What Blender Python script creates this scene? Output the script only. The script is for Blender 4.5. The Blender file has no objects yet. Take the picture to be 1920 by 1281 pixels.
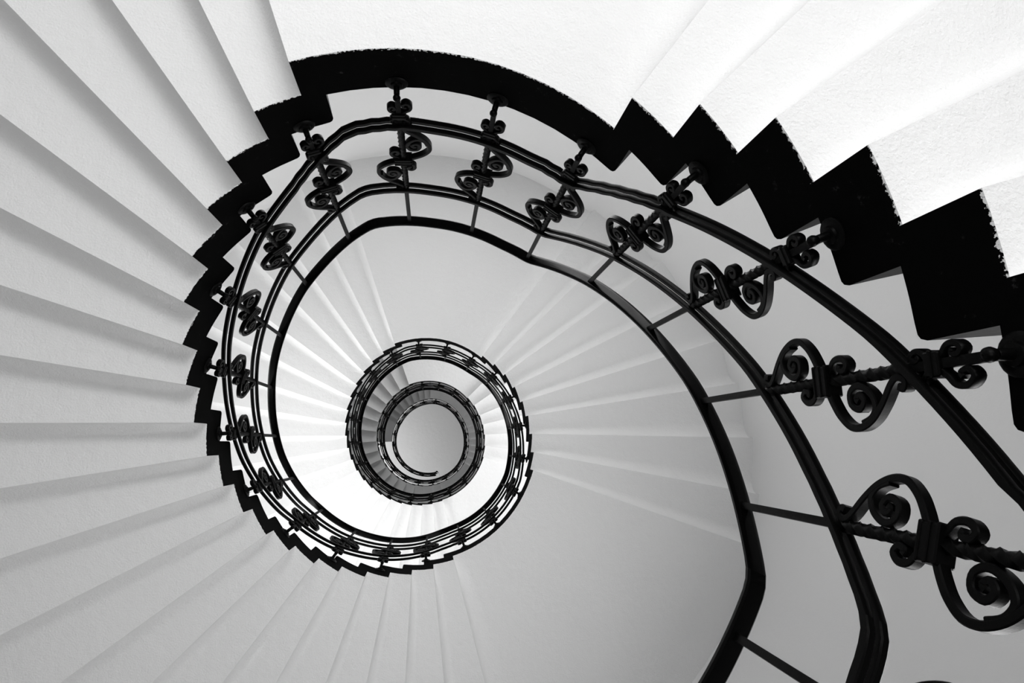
import bpy, bmesh, math
from math import sin, cos, pi, radians, degrees
from mathutils import Vector, Matrix

# ---------------------------------------------------------------- units
# The stair is laid out in riser units (one riser = S metres) round the axis of
# the open well.  Angles run the way the stair climbs.
S = 0.16
FLOOR = -18.8                       # ground floor, in risers below the first landing soffit
CAM_Z = -9.9068

def P(th, r, z):
    a = radians(th)
    return Vector((r*cos(a)*S, -r*sin(a)*S, (z-FLOOR)*S))

C = bpy.context.scene.collection
SC = bpy.context.scene

# ---------------------------------------------------------------- camera
F, VX, VY, DX, DY = 1171.118, 809.6286, 831.5713, -0.527001, 0.592246
d = Vector((VX-960, -(VY-640.5), F)).normalized()
x = (Vector((1, 0, 0)) - d[0]*d).normalized()
y = d.cross(x)
if y[1] < 0: y = -y
right = Vector((x[0], -y[0], d[0])); up = Vector((x[1], -y[1], d[1])); fwd = Vector((x[2], -y[2], d[2]))
cam = bpy.data.cameras.new('camera'); co = bpy.data.objects.new('camera', cam); C.objects.link(co)
cam.sensor_width = 36; cam.lens = F/1920*36; cam.clip_start = 0.02; cam.clip_end = 100
M = Matrix((right, up, -fwd)).transposed().to_4x4()
M.translation = Vector((-DX*S, DY*S, (CAM_Z-FLOOR)*S))
co.matrix_world = M
SC.camera = co

# ---------------------------------------------------------------- light and exposure
W = bpy.data.worlds.new('world'); SC.world = W; W.use_nodes = True
W.node_tree.nodes['Background'].inputs[0].default_value = (0.8, 0.8, 0.8, 1)
W.node_tree.nodes['Background'].inputs[1].default_value = 0.0
SC.view_settings.view_transform = 'Standard'; SC.view_settings.look = 'None'
SC.view_settings.exposure = 0.06; SC.view_settings.gamma = 1.0
SC.view_settings.use_curve_mapping = False
# glowing windows added out of view to light the stair: theta0, theta1, z0, z1 (risers), strength
ADDED_WINDOWS = [
    (66, 102, 6, 20, 4.9),
    (180, 222, 18, 31, 5.1),
    (300, 342, -5, 6, 5.2),
    (228, 288, 26, 40, 4.3),
    (330, 360, 36, 46, 4.5),
    (3, 42, 43, 51, 3.6),
    (60, 102, 33, 45, 5.8),
    (60, 102, 60.5, 72, 3.1),
    (150, 258, 96, 108, 3.1),
]
# unseen area lights added at floor level to brighten the soffits from below
def uplight(th, r, watts, size=1.2):
    l = bpy.data.lights.new('added_uplight', 'AREA'); l.shape = 'DISK'; l.size = size; l.energy = watts
    o = bpy.data.objects.new('added_uplight', l); C.objects.link(o)
    o.location = P(th, r, FLOOR+0.4); o.rotation_euler = (pi, 0, 0)
uplight(60, 13, 11); uplight(80, 13, 38); uplight(100, 12, 31); uplight(0, 0.5, 15)

# ---------------------------------------------------------------- materials
def mat(name, col, rough=0.6, bump=None, spec=0.5, fleck=None):
    m = bpy.data.materials.new(name); m.use_nodes = True
    nt = m.node_tree; b = nt.nodes['Principled BSDF']
    b.inputs['Base Color'].default_value = (col, col, col, 1)
    b.inputs['Roughness'].default_value = rough
    b.inputs['Specular IOR Level'].default_value = spec
    if bump or fleck:
        geo = nt.nodes.new('ShaderNodeNewGeometry')
    if bump:
        n = nt.nodes.new('ShaderNodeTexNoise'); n.inputs['Scale'].default_value = bump[0]
        n.inputs['Detail'].default_value = 5; n.inputs['Roughness'].default_value = 0.55
        n2 = nt.nodes.new('ShaderNodeTexNoise'); n2.inputs['Scale'].default_value = bump[0]*0.16
        n2.inputs['Detail'].default_value = 3
        ad = nt.nodes.new('ShaderNodeMath'); ad.operation = 'MULTIPLY_ADD'; ad.inputs[1].default_value = 1.6
        nt.links.new(geo.outputs['Position'], n.inputs['Vector']); nt.links.new(geo.outputs['Position'], n2.inputs['Vector'])
        nt.links.new(n2.outputs['Fac'], ad.inputs[0]); nt.links.new(n.outputs['Fac'], ad.inputs[2])
        bp = nt.nodes.new('ShaderNodeBump'); bp.inputs['Strength'].default_value = bump[1]
        bp.inputs['Distance'].default_value = bump[2]
        nt.links.new(ad.outputs[0], bp.inputs['Height']); nt.links.new(bp.outputs['Normal'], b.inputs['Normal'])
    if fleck:
        n = nt.nodes.new('ShaderNodeTexNoise'); n.inputs['Scale'].default_value = fleck[0]; n.inputs['Detail'].default_value = 6
        nt.links.new(geo.outputs['Position'], n.inputs['Vector'])
        r = nt.nodes.new('ShaderNodeValToRGB')
        r.color_ramp.elements[0].position = fleck[1]; r.color_ramp.elements[0].color = (col, col, col, 1)
        r.color_ramp.elements[1].position = fleck[1]+0.12; r.color_ramp.elements[1].color = (fleck[2],)*3+(1,)
        nt.links.new(n.outputs['Fac'], r.inputs[0]); nt.links.new(r.outputs[0], b.inputs['Base Color'])
    return m

PLASTER = mat('white_plaster', 0.74, 0.85, (125, 0.65, 0.0055), 0.2)
WALL = mat('wall_plaster', 0.62, 0.9, (120, 0.35, 0.003), 0.2)
CEIL = mat('ceiling_plaster', 0.72, 0.9, (60, 0.5, 0.006), 0.2)
STONE = mat('grey_stone_tread', 0.26, 0.5, None, 0.4, (60, 0.45, 0.33))
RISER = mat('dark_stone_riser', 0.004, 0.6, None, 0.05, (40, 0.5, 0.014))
IRON = mat('black_painted_iron', 0.0012, 0.35, (300, 0.25, 0.001), 0.05)
RAILM = mat('black_lacquered_handrail', 0.0012, 0.2, (200, 0.15, 0.001), 0.05)
FLOORM = mat('pale_stone_floor', 0.42, 0.5, None, 0.4, (12, 0.5, 0.36))
FRAME = mat('white_added_frame', 0.75, 0.5)  # for the frames of the added windows

def string_material():
    # black paint on the inner ends of the steps, feathered where white plaster was brushed over its lower edge
    m = bpy.data.materials.new('black_string_paint'); m.use_nodes = True
    nt = m.node_tree; b = nt.nodes['Principled BSDF']; b.inputs['Roughness'].default_value = 0.6
    b.inputs['Specular IOR Level'].default_value = 0.01
    geo = nt.nodes.new('ShaderNodeNewGeometry')
    at = nt.nodes.new('ShaderNodeAttribute'); at.attribute_name = 'edge'
    n = nt.nodes.new('ShaderNodeTexNoise'); n.inputs['Scale'].default_value = 110; n.inputs['Detail'].default_value = 6
    n.inputs['Roughness'].default_value = 0.7
    nt.links.new(geo.outputs['Position'], n.inputs['Vector'])
    k = nt.nodes.new('ShaderNodeMath'); k.operation = 'MULTIPLY_ADD'; k.inputs[1].default_value = 0.30; k.inputs[2].default_value = -0.128
    nt.links.new(n.outputs['Fac'], k.inputs[0])
    lt = nt.nodes.new('ShaderNodeMath'); lt.operation = 'LESS_THAN'
    nt.links.new(at.outputs['Fac'], lt.inputs[0]); nt.links.new(k.outputs[0], lt.inputs[1])
    n2 = nt.nodes.new('ShaderNodeTexNoise'); n2.inputs['Scale'].default_value = 26; n2.inputs['Detail'].default_value = 8
    n2.inputs['Roughness'].default_value = 0.75
    nt.links.new(geo.outputs['Position'], n2.inputs['Vector'])
    r = nt.nodes.new('ShaderNodeValToRGB')
    r.color_ramp.elements[0].position = 0.62; r.color_ramp.elements[0].color = (0.0015, 0.0015, 0.0015, 1)
    r.color_ramp.elements[1].position = 0.78; r.color_ramp.elements[1].color = (0.05, 0.05, 0.05, 1)
    nt.links.new(n2.outputs['Fac'], r.inputs[0])
    mx = nt.nodes.new('ShaderNodeMix'); mx.data_type = 'RGBA'
    nt.links.new(lt.outputs[0], mx.inputs['Factor']); nt.links.new(r.outputs[0], mx.inputs['A'])
    mx.inputs['B'].default_value = (0.8, 0.8, 0.8, 1)
    nt.links.new(mx.outputs['Result'], b.inputs['Base Color'])
    return m
STRING = string_material()

def glow(name, strength):
    m = bpy.data.materials.new(name); m.use_nodes = True
    b = m.node_tree.nodes['Principled BSDF']
    b.inputs['Base Color'].default_value = (0.8, 0.8, 0.8, 1)
    b.inputs['Emission Color'].default_value = (1, 1, 1, 1); b.inputs['Emission Strength'].default_value = strength
    return m

# ---------------------------------------------------------------- helpers
def link(name, me, mats, parent=None):
    o = bpy.data.objects.new(name, me); C.objects.link(o)
    for m in (mats if isinstance(mats, (list, tuple)) else [mats]):
        if m.name not in [k.name for k in me.materials]: me.materials.append(m)
    if parent: o.parent = parent
    return o

def mesh(name, verts, faces, mids=None, sharp=None, off=None):
    me = bpy.data.meshes.new(name)
    if off is not None: verts = [v-off for v in verts]
    me.from_pydata([tuple(v) for v in verts], [], faces)
    if mids: me.polygons.foreach_set('material_index', mids)
    bm = bmesh.new(); bm.from_mesh(me); bmesh.ops.recalc_face_normals(bm, faces=bm.faces); bm.to_mesh(me); bm.free()
    if sharp is not None:
        me.shade_smooth(); me.set_sharp_from_angle(angle=radians(sharp))
    me.update()
    return me

def thing(name, label, cat, loc, group=None):
    o = bpy.data.objects.new(name, None); C.objects.link(o); o.location = loc
    o['label'] = label; o['category'] = cat
    if group: o['group'] = group
    o.empty_display_size = 0.1
    return o

# ---------------------------------------------------------------- plan of the well
FC = (-0.0225921, -0.0064205, -0.0003687); FS = (0.0041895, -0.0018024, -0.0001597)
def R(th):
    a = radians(th); r = 1
    for k in range(3): r += FC[k]*cos((k+2)*a) + FS[k]*sin((k+2)*a)
    return 5.95127*r
def RO(th): return 18.1 + 0.5*sin(radians(th))

A = [109.09,117.55,126.3,134.94,144.06,153.24,162.17,171.18,180.37,189.24,198.32,207.32,216.45,224.82,233.57,241.9,251.14,259.53,267.98,276.7,285.5]
B = [-18.97,-10.37,-0.89,8.99,17.54,26.95,36.23,44.85,53.56]
A2 = [109.9,120.2,130.7,141,151.9,161.9,172.7,183.6,194.2,204.6,214.8,224.7,235,245.6,256,265.5,276.3,286.5]
B2 = [-19,-8.1,2.8,13.2,23,34.8,45.1]
B3 = [-32.5,-24.1,-16.5,-8.4,0,8.9,16.8,24.7,32.9]
A3 = [88.7,96,103.3,112,120.5,130,139,147.8]
LEAD = 4.1            # riser face stands this far before the soffit jog
TH = 1.2              # structural depth of a step (risers)

# soffit jogs in climbing order: (unwrapped angle, soffit height before the jog)
JOGS = []
z = -20
for a in A[10:]: JOGS.append([a-360, z, 'left', 0]); z += 1
for n, (b, aa) in enumerate(((B, A), (B, A), (B2, A2), (B3, A3))):
    for t in b: JOGS.append([t+360*n, z, 'right', n+1]); z += 1
    for t in aa: JOGS.append([t+360*n, z, 'left', n+1]); z += 1
END = 1080+283

# ---------------------------------------------------------------- steps and landings
def tread_mesh(th0, thj, z0, th1, top, fw, loc):
    """One step: from its riser face at th0, past the soffit jog at thj (z0 -> z0+1), to th1."""
    w = (th1-thj)*fw; c = 0.80
    prof = []                                   # (theta, z, fillet drop)
    prof += [(th0, z0, 0), (th0+.3, z0, 0), (th0+.8, z0, 0), ((th0+thj)/2, z0, 0), (thj, z0, 0)]
    N = 12
    for i in range(N+1):
        t = i/N*pi/2
        u = 1-cos(t)
        prof.append((thj + w*u, z0+1, c*(1-sin(t))))
    span = th1-(thj+w); k = max(2, int(span/4))
    for i in range(1, k+1): prof.append((thj+w+span*i/k, z0+1, 0))
    fr = [0, .015, .03, .05, .075, .11, .16, .25, .4, .6, .8, 1.0]
    V = []; Fc = []; mi = []; edge = []
    n = len(fr)
    for (th, zz, dr) in prof:
        ri, ro = R(th), RO(th)+.02
        for f in fr:
            r = ri+(ro-ri)*f
            u = min(1, max(0, (r-ri)/1.7)); u = u*u*(3-2*u)
            V.append(P(th, r, max(zz - dr*u, FLOOR))); edge.append(0.0)
    for i in range(len(prof)-1):
        for j in range(n-1):
            a = i*n+j; Fc.append((a, a+1, a+n+1, a+n)); mi.append(0)
    base = len(V)
    for i, (th, zz, dr) in enumerate(prof):      # top edge, inner and outer
        tt = top - (0.13, 0.045, 0.01)[i] if i < 3 else top
        V.append(P(th + (0.0), R(th), tt)); edge.append(tt-zz)
        V.append(P(th, RO(th)+.02, top)); edge.append(1)
    # string face (inner) with its own lower edge vertices so that the paint attribute runs from the edge
    for i in range(len(prof)-1):
        a, b = i*n, (i+1)*n
        Fc.append((a, b, base+2*(i+1), base+2*i)); mi.append(1)
        Fc.append((a+n-1, b+n-1, base+2*(i+1)+1, base+2*i+1)); mi.append(0)
        Fc.append((base+2*i, base+2*i+1, base+2*(i+1)+1, base+2*(i+1))); mi.append(2)
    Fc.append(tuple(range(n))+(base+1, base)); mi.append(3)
    e = (len(prof)-1)*n; l = base+2*(len(prof)-1)
    Fc.append(tuple(range(e, e+n))+(l+1, l)); mi.append(0)
    me = mesh('step', V, Fc, mi, 32, loc)
    at = me.attributes.new('edge', 'FLOAT', 'POINT'); at.data.foreach_set('value', edge)
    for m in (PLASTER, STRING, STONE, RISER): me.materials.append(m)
    return me

ORD = ['lower', 'first', 'second', 'third', 'fourth']
FLIGHT_LABEL = {
    ('left', 0): 'bottom stretch of white stairs below the camera, running down to the floor',
    ('right', 1): 'bright white flight at upper right with the largest black sawtooth edge',
    ('left', 1): 'huge flight of white wavy plaster steps fanning down the left side, nearest of all flights',
    ('right', 2): 'pale grey flight on the right seen inside the big handrail curve, reaching the grey wall',
    ('left', 2): 'white flight between the largest handrail ring and the second black sawtooth ring, on the left',
    ('right', 3): 'small white flight right of centre between the second and third railing rings',
    ('left', 3): 'dark grey shaded flight left of centre between the second and third railing rings',
    ('right', 4): 'tiny grey flight right of the round ceiling, inside the third railing ring',
    ('left', 4): 'topmost short grey flight of eight steps just above the round ceiling in the picture',
}
LANDING_LABEL = [
    'lowest plaster landing beside the lower right corner, its edge mostly out of frame',
    'brilliant white landing along the top of the picture with the broad smooth black edge',
    'large smooth grey landing underside at the bottom, between left and right flights',
    'mottled light grey landing underside above the second railing ring',
    'bright white landing underside at lower right inside the second railing ring',
    'small white landing underside inside the top of the second railing ring',
    'narrow grey landing underside at lower right of the round ceiling inside the third ring',
    'small grey landing underside at upper right of the round ceiling inside the third ring',
    'topmost grey floor slab curving left of the round ceiling, beyond the last step',
]
flights = {}
def flight_thing(key, th, zz):
    if key not in flights:
        flights[key] = thing('stair_flight', FLIGHT_LABEL[key], 'stairs', P(th, (R(th)+RO(th))/2, zz), 'flights of the spiral stair')
    return flights[key]
nland = 0
SEG = []                                        # (theta0, theta1, string top) for the balusters
for i, (th, z0, side, n) in enumerate(JOGS):
    th0 = th-LEAD
    th1 = (JOGS[i+1][0]-LEAD) if i+1 < len(JOGS) else 1080+183
    wide = th1-th0 > 20
    if wide:
        loc = P((th0+th1)/2, (R(th)+RO(th))/2, z0+1)
        me = tread_mesh(th0, th, z0, th1, z0+1+TH, 5.2/(th1-th), loc)
        o = link('stair_landing', me, [], None); o.location = loc
        o['label'] = LANDING_LABEL[nland]; o['category'] = 'landing'; o['group'] = 'landings of the spiral stair'; nland += 1
    else:
        t = flight_thing((side, n), th, z0)
        me = tread_mesh(th0, th, z0, th1, z0+1+TH, 0.52, t.location)
        link('step', me, [], t)
    SEG.append((th0, th1, z0+1, z0+1+TH))

TOPZ = JOGS[-1][1]+1
SEG.append((1080+183, END+60, TOPZ+.5, TOPZ+TH))

# ---------------------------------------------------------------- room shell
ZTOP = 113.0
def struct(o): o['kind'] = 'structure'; return o
zs = sorted(set([FLOOR-1.5, ZTOP+1.5] + [v for w in ADDED_WINDOWS for v in w[2:4]] + list(range(-12, 112, 12))))
ths = list(range(0, 360, 3))
def in_added_win(th, zz):
    for w in ADDED_WINDOWS:
        if w[2]-.01 <= zz < w[3]-.01 and (w[0] <= th < w[1] or w[0] <= th+360 < w[1]): return True
    return False
def wall():
    V = []; Fc = []; idx = {}
    def v(t, zz, o):
        t %= 360
        k = (t, zz, o)
        if k not in idx: idx[k] = len(V); V.append(P(t, RO(t)+(1.9 if o else 0), zz))
        return idx[k]
    for t in ths:
        for a, b in zip(zs[:-1], zs[1:]):
            t1 = t+3
            if in_added_win(t, a): continue
            Fc.append((v(t, a, 0), v(t1, a, 0), v(t1, b, 0), v(t, b, 0)))
            Fc.append((v(t, a, 1), v(t1, a, 1), v(t1, b, 1), v(t, b, 1)))
            if in_added_win((t1) % 360, a): Fc.append((v(t1, a, 0), v(t1, a, 1), v(t1, b, 1), v(t1, b, 0)))
            if in_added_win((t-3) % 360, a): Fc.append((v(t, a, 0), v(t, a, 1), v(t, b, 1), v(t, b, 0)))
    for w in ADDED_WINDOWS:
        for t in range(w[0], w[1], 3):
            for zz in w[2:4]:
                Fc.append((v(t, zz, 0), v(t+3, zz, 0), v(t+3, zz, 1), v(t, zz, 1)))
    me = mesh('wall_round', V, Fc, None, 40)
    return struct(link('wall_round', me, WALL))
wall()
def disc(name, z0, z1, m):
    V = []; n = 96
    for k in range(n): t = 360*k/n; V.append(P(t, RO(t)+1.9, z0))
    for k in range(n): t = 360*k/n; V.append(P(t, RO(t)+1.9, z1))
    Fc = [tuple(range(n)), tuple(range(n, 2*n))] + [(k, (k+1) % n, n+(k+1) % n, n+k) for k in range(n)]
    return struct(link(name, mesh(name, V, Fc), m))
disc('floor', FLOOR-1.5, FLOOR, FLOORM)
disc('ceiling', ZTOP, ZTOP+1.5, CEIL)

def added_window(i, w):  # added, unseen window that serves as a light source
    t0, t1, z0, z1, st = w
    d0, d1 = 1.1, 1.3                         # frame depth range behind the wall face
    root = bpy.data.objects.new('added_window_%d' % i, None); C.objects.link(root); root['kind'] = 'structure'
    root.location = P((t0+t1)/2, RO((t0+t1)/2)+1.2, z0)
    def bar(ta, tb, za, zb, name):
        n = max(1, int((tb-ta)/3)); V = []; Fc = []
        for k in range(n+1):
            t = ta+(tb-ta)*k/n
            V += [P(t, RO(t)+d0, za), P(t, RO(t)+d1, za), P(t, RO(t)+d1, zb), P(t, RO(t)+d0, zb)]
        for k in range(n):
            a = 4*k; Fc += [(a+j, a+(j+1) % 4, a+4+(j+1) % 4, a+4+j) for j in range(4)]
        Fc += [(0, 1, 2, 3), (4*n, 4*n+1, 4*n+2, 4*n+3)]
        return link(name, mesh(name, V, Fc, None, None, root.location), FRAME, root)
    b = .35; tb = 1.1
    bar(t0, t1, z0, z0+b, 'added_window_frame'); bar(t0, t1, z1-b, z1, 'added_window_frame')
    k = max(2, round((t1-t0)/12))
    for j in range(k+1):
        c = t0+tb/2+(t1-t0-tb)*j/k; bar(c-tb/2, c+tb/2, z0+b, z1-b, 'added_window_frame')
    n = int((t1-t0)/3); V = []; Fc = []
    for j in range(n+1):
        t = t0+(t1-t0)*j/n; V += [P(t, RO(t)+1.5, z0), P(t, RO(t)+1.5, z1)]
    for j in range(n): Fc.append((2*j, 2*j+2, 2*j+3, 2*j+1))
    link('added_pane', mesh('added_pane', V, Fc, None, None, root.location), glow('added_glow_pane', st), root)  # emissive sheet, added to light the stair
for i, w in enumerate(ADDED_WINDOWS): added_window(i+1, w)

# ---------------------------------------------------------------- railing lines
T1 = [(-26,-1.25),(-18,-.5),(-6,.6),(6,1.75),(21,3.45),(30,4.5),(39,5.6),(48,6.85),(55.5,7.9),(65,8.15),(75,8.1),(86,8.05),(97,7.85),(103,7.8),(110,8.4),(122,9.65),(130,10.4),(145,12.1),(158,13.5),(168,14.7),(181,16.1),(191,17.1),(201,18.3),(212,19.7),(217,20.5),(234,22.4),(245,23.8),(256,25.1),(268,26.6),(281,28.5),(288,29.0),(301,28.8),(315,28.7),(325,28.75),(334,28.75)]
HT = [(t-360, h-30) for t, h in T1 if t > 190] + T1[:-1] + [(t+360, h+30) for t, h in T1 if t < 300]
HT += [(720-24, 58.9), (720+47, 65.8), (720+104, 65.9), (720+290, 84.0), (1080-38, 83.9), (1080+36, 92.8), (1080+82, 92.8), (1080+148, 101.2), (1080+151, 100.6), (1080+195, 100.7), (END-20, 103.8), (END+5, 104.2)]
def H(t):
    for (a, ha), (b, hb) in zip(HT[:-1], HT[1:]):
        if t <= b: return ha+(hb-ha)*max(0, t-a)/(b-a)
    return HT[-1][1]
def Hs(t): return sum(H(t+k) for k in (-1.6, -.8, 0, .8, 1.6))/5     # bent, not mitred
def land(t):                                    # 1 over a landing, 0 over a flight
    def l(u):
        for a, b, _, _ in SEG:
            if a <= u < b: return 1.0 if b-a > 20 else 0.0
        return 0.0
    return sum(l(t+k) for k in range(-12, 13, 3))/9
OFF = 0.20
def upz(t): return Hs(t)-2.35-0.1*land(t)
def loz(t): return Hs(t)-5.25-0.5*land(t)

def sweep(name, t0, t1, zf, off, prof, m, parent, step=1.5, extra=None):
    """Sweep a closed (radial, vertical) profile along the railing curve."""
    n = max(2, int((t1-t0)/step)); pts = []
    V = []; Fc = []; k = len(prof); loc = parent.location
    for i in range(n+1):
        t = t0+(t1-t0)*i/n
        for (dr, dz) in prof: V.append(P(t, R(t)-off+dr, zf(t)+dz))
    rows = n+1
    if extra:
        for (t, o2, zz, sc) in extra:
            for (dr, dz) in prof: V.append(P(t, R(t)-off-o2+dr*sc, zz+dz*sc))
            rows += 1
    for i in range(rows-1):
        for j in range(k): Fc.append((i*k+j, i*k+(j+1) % k, (i+1)*k+(j+1) % k, (i+1)*k+j))
    Fc += [tuple(range(k)), tuple(range((rows-1)*k, rows*k))]
    return link(name, mesh(name, V, Fc, None, 38, loc), m, parent)

def rect(w, h, b):
    w, h = w/2, h/2
    return [(-w+b, -h), (w-b, -h), (w, -h+b), (w, h-b), (w-b, h), (-w+b, h), (-w, h-b), (-w, -h+b)]
HAND = [(-.105, -.07), (-.06, -.075), (.06, -.075), (.105, -.07), (.13, -.04), (.13, .02), (.10, .065), (.04, .085), (-.04, .085), (-.10, .065), (-.13, .02), (-.13, -.04)]
HAND = [(1.13*a, 1.08*b) for a, b in HAND]
BAR = rect(.100, .14, .018)

# ---------------------------------------------------------------- wrought iron pieces (local: x outward, -y along the climb, z up)
def catmull(pts, n=6):
    out = []
    for i in range(len(pts)-1):
        p0 = pts[max(0, i-1)]; p1 = pts[i]; p2 = pts[i+1]; p3 = pts[min(len(pts)-1, i+2)]
        for k in range(n):
            t = k/n
            out.append(tuple(0.5*((2*p1[a])+(-p0[a]+p2[a])*t+(2*p0[a]-5*p1[a]+4*p2[a]-p3[a])*t*t+(-p0[a]+3*p1[a]-3*p2[a]+p3[a])*t**3) for a in (0, 1)))
    out.append(pts[-1]); return out

def strips(name, lines):
    """Flat iron bars bent along (s, t) curves: s up the baluster, t along the climb."""
    V = []; Fc = []
    for pts, th, wd in lines:
        c = catmull(pts, 4); b0 = len(V); n = len(c)
        for i, p in enumerate(c):
            q0 = c[max(0, i-1)]; q1 = c[min(n-1, i+1)]
            dx, dy = q1[0]-q0[0], q1[1]-q0[1]; L = math.hypot(dx, dy) or 1
            nx, ny = -dy/L, dx/L
            for sx, sw in ((-1, -.8), (-.7, -1), (.7, -1), (1, -.8), (1, .8), (.7, 1), (-.7, 1), (-1, .8)):
                s = p[0]+nx*th/2*sx; t = p[1]+ny*th/2*sx
                V.append(Vector((wd/2*sw*S, -t*S, s*S)))
        k = 8
        for i in range(n-1):
            for j in range(k): Fc.append((b0+i*k+j, b0+i*k+(j+1) % k, b0+(i+1)*k+(j+1) % k, b0+(i+1)*k+j))
        Fc += [tuple(b0+j for j in range(k)), tuple(b0+(n-1)*k+j for j in range(k))]
    return mesh(name, V, Fc, None, 40)

OUTER = [(.08, .16), (.15, .30), (.26, .46), (.43, .59), (.63, .60), (.84, .51), (1.02, .34), (1.17, .15), (1.28, .075), (1.385, .12), (1.36, .2), (1.29, .18)]
INNER = [(.66, .555), (.82, .49), (.90, .35), (.82, .20), (.64, .11), (.49, .18), (.49, .33), (.63, .39), (.72, .30), (.66, .22), (.59, .26), (.63, .30)]
SMALL = [(.08, .08), (.16, .14), (.25, .235), (.39, .25), (.48, .17), (.42, .095), (.33, .12), (.35, .17)]
def flip(p, a, b, k=1.0): return [(s*a*k, t*b*k) for s, t in p]
BIG_UP = strips('scroll', [(OUTER, .09, .135), (INNER, .085, .13)])
BIG_DN = strips('scroll', [(flip(OUTER, -1, -1), .09, .135), (flip(INNER, -1, -1), .085, .13)])
SM_UP = strips('small_scroll', [(flip(SMALL, 1, -1), .085, .13)])
SM_DN = strips('small_scroll', [(flip(SMALL, -1, 1), .085, .13)])
BS = [strips('base_scroll', [(flip(SMALL, a, b, k), .07, .125)]) for a, b, k in ((1, 1, .62), (1, -1, .72), (-1, 1, .72), (-1, -1, .95))]

def boxes(name, bl):
    V = []; Fc = []
    for (x0, x1, y0, y1, z0, z1, b) in bl:
        o = len(V); r = [(x0+b, y0), (x1-b, y0), (x1, y0+b), (x1, y1-b), (x1-b, y1), (x0+b, y1), (x0, y1-b), (x0, y0+b)]
        rows = [(z0, b), (z0+b, 0), (z1-b, 0), (z1, b)]
        cx, cy = (x0+x1)/2, (y0+y1)/2
        for zz, ins in rows:
            for (px, py) in r:
                fx = 1-2*ins/(x1-x0); fy = 1-2*ins/(y1-y0)
                V.append(Vector(((cx+(px-cx)*fx)*S, (cy+(py-cy)*fy)*S, zz*S)))
        for i in range(3):
            for j in range(8): Fc.append((o+i*8+j, o+i*8+(j+1) % 8, o+i*8+8+(j+1) % 8, o+i*8+8+j))
        Fc += [tuple(o+j for j in range(8)), tuple(o+24+j for j in range(8))]
    return mesh(name, V, Fc)
COLLAR = boxes('collar', [(-.10, .10, -.19, .19, -.11, .11, .018), (-.115, .115, -.205, .205, -.14, -.095, .014), (-.115, .115, -.205, .205, -.022, .022, .01), (-.115, .115, -.205, .205, .095, .14, .014)])
BCOLLAR = boxes('base_collar', [(-.09, .09, -.13, .13, -.10, .10, .015), (-.105, .105, -.145, .145, -.02, .02, .01)])

def rosette_mesh():
    pr = [(0, .0), (.21, .0), (.215, .025), (.19, .045), (.12, .055), (.11, .085), (.085, .095), (.06, .10), (.055, .24), (.05, .25)]
    for k in range(1, 7):
        a = -pi/2+pi*k/6*.98; pr.append((max(.001, .075*cos(a)), .315+.075*sin(a)))
    V = []; Fc = []; n = 20
    for (r, xx) in pr:
        for k in range(n): V.append(Vector((-xx*S, r*cos(2*pi*k/n)*S, r*sin(2*pi*k/n)*S)))
    for i in range(len(pr)-1):
        for k in range(n): Fc.append((i*n+k, i*n+(k+1) % n, (i+1)*n+(k+1) % n, (i+1)*n+k))
    return mesh('rosette', V, Fc, None, 35)
ROSETTE = rosette_mesh()

def bar_mesh(zb, zl, zu, zh):
    """Baluster rod: plain foot, twisted middle, thin top; z relative to the collar."""
    rows = [(zb, .055, 0), (zl-.02, .055, 0)]
    n = 44
    for i in range(n+1):
        f = i/n; rows.append((zl+(zu-zl)*f, .068, f*(zu-zl)*2*pi/0.72))
    rows += [(zu+.03, .057, 0), (zh, .057, 0)]
    V = []; Fc = []; k = 8
    for (zz, w, tw) in rows:
        for j in range(k):
            a = pi/4*j; rr = w*(1.0 if j % 2 == 0 else 1.28)
            V.append(Vector((rr*cos(a+tw)*S, rr*sin(a+tw)*S, zz*S)))
    for i in range(len(rows)-1):
        for j in range(k): Fc.append((i*k+j, i*k+(j+1) % k, (i+1)*k+(j+1) % k, (i+1)*k+j))
    Fc += [tuple(range(k)), tuple(range((len(rows)-1)*k, len(rows)*k))]
    return mesh('baluster', V, Fc, None, 40)

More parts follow.
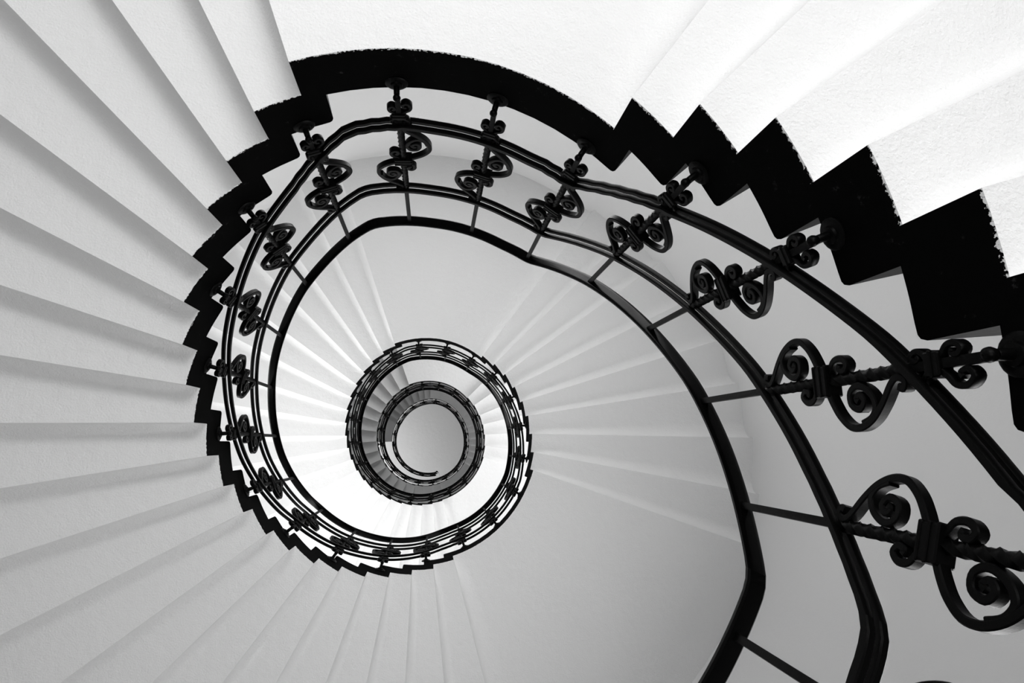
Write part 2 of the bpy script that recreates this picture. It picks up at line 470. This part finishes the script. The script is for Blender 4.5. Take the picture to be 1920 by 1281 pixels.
def seg(t):
    for s in SEG:
        if s[0] <= t < s[1]: return s
    return SEG[-1]
def baluster(t, parent, detail):
    zu, zl, zh = upz(t), loz(t), Hs(t)
    zc = (zu+zl)/2
    s = seg(t); sb, st = s[2], s[3]
    zb = min(st-0.15, zl-0.75); zb = max(zb, sb+.3)
    if t > 1080+190: zb = max(zb, Hs(t)-6.75)
    if t-s[0] < LEAD and s[1]-s[0] < 20: zb = max(zb, sb-.3)
    bm = bar_mesh(zb-zc, zl-zc, zu-zc, zh-.04-zc)
    o = link('baluster', bm, IRON, parent)
    a = radians(-t)
    o.location = P(t, R(t)-OFF, zc)-parent.location; o.rotation_euler = (0, 0, a)
    k = (zu-zl)/2/1.44
    def sub(name, me, z=0, x=0, sz=1):
        q = link(name, me, IRON, o); q.location = (x*S, 0, z*S); q.scale = (1, 1, sz); return q
    sub('collar', COLLAR)
    sub('scroll', BIG_UP, 0, 0, k); sub('scroll', BIG_DN, 0, 0, k)
    sub('small_scroll', SM_UP); sub('small_scroll', SM_DN)
    sub('rosette', ROSETTE, zb-zc, OFF+.005)
    zbc = zl-.36-zc
    sub('base_collar', BCOLLAR, zbc)
    if detail:
        for me in BS: sub('base_scroll', me, zbc)
    return o

RAILS = [
    (-158, -25, 'nearest piece of black iron railing, cut off by the bottom right corner of the picture', True),
    (-25, 335, 'largest ring of black iron scroll railing, sweeping from the right edge round the whole well', True),
    (335, 695, 'second black iron railing ring, about a third of the frame height across', True),
    (695, 1043, 'third black iron railing ring, next outside the railing of the round ceiling', False),
    (1043, END, 'innermost black iron railing round the grey ceiling, ending in a hooked curl', False),
]
for t0, t1, label, detail in RAILS:
    tm = (t0+t1)/2
    root = thing('stair_railing', label, 'railing', P(t0, R(t0), seg(t0+1)[3]), 'turns of the iron railing')
    last = t1 == END
    ex = None
    if last:
        h = Hs(t1)
        ex = [(t1+1.5, .12, h+.1, 1), (t1+3.0, .12, h+.15, 1), (t1+4.2, -.05, h+.1, .95), (t1+4.8, -.35, h-.1, .9), (t1+5.1, -.75, h-.4, .85), (t1+5.2, -1.05, h-.8, .8)]
    sweep('handrail', t0, t1, Hs, OFF, HAND, RAILM, root, 1.5, ex)
    for zf in (upz, loz):
        for o in (-.081, .081): sweep('rail_bar', t0, t1, zf, OFF-o, BAR, IRON, root)
    if last:
        sweep('curb', 1080+183, t1, lambda t: max(TOPZ+TH-.1, Hs(t)-6.6), .1, rect(.2, .3, .03), IRON, root)
    k0 = math.ceil((t0-2)/18.05)
    t = 2+18.1*k0
    while t < t1-1:
        baluster(t, root, detail)
        t += 18.1
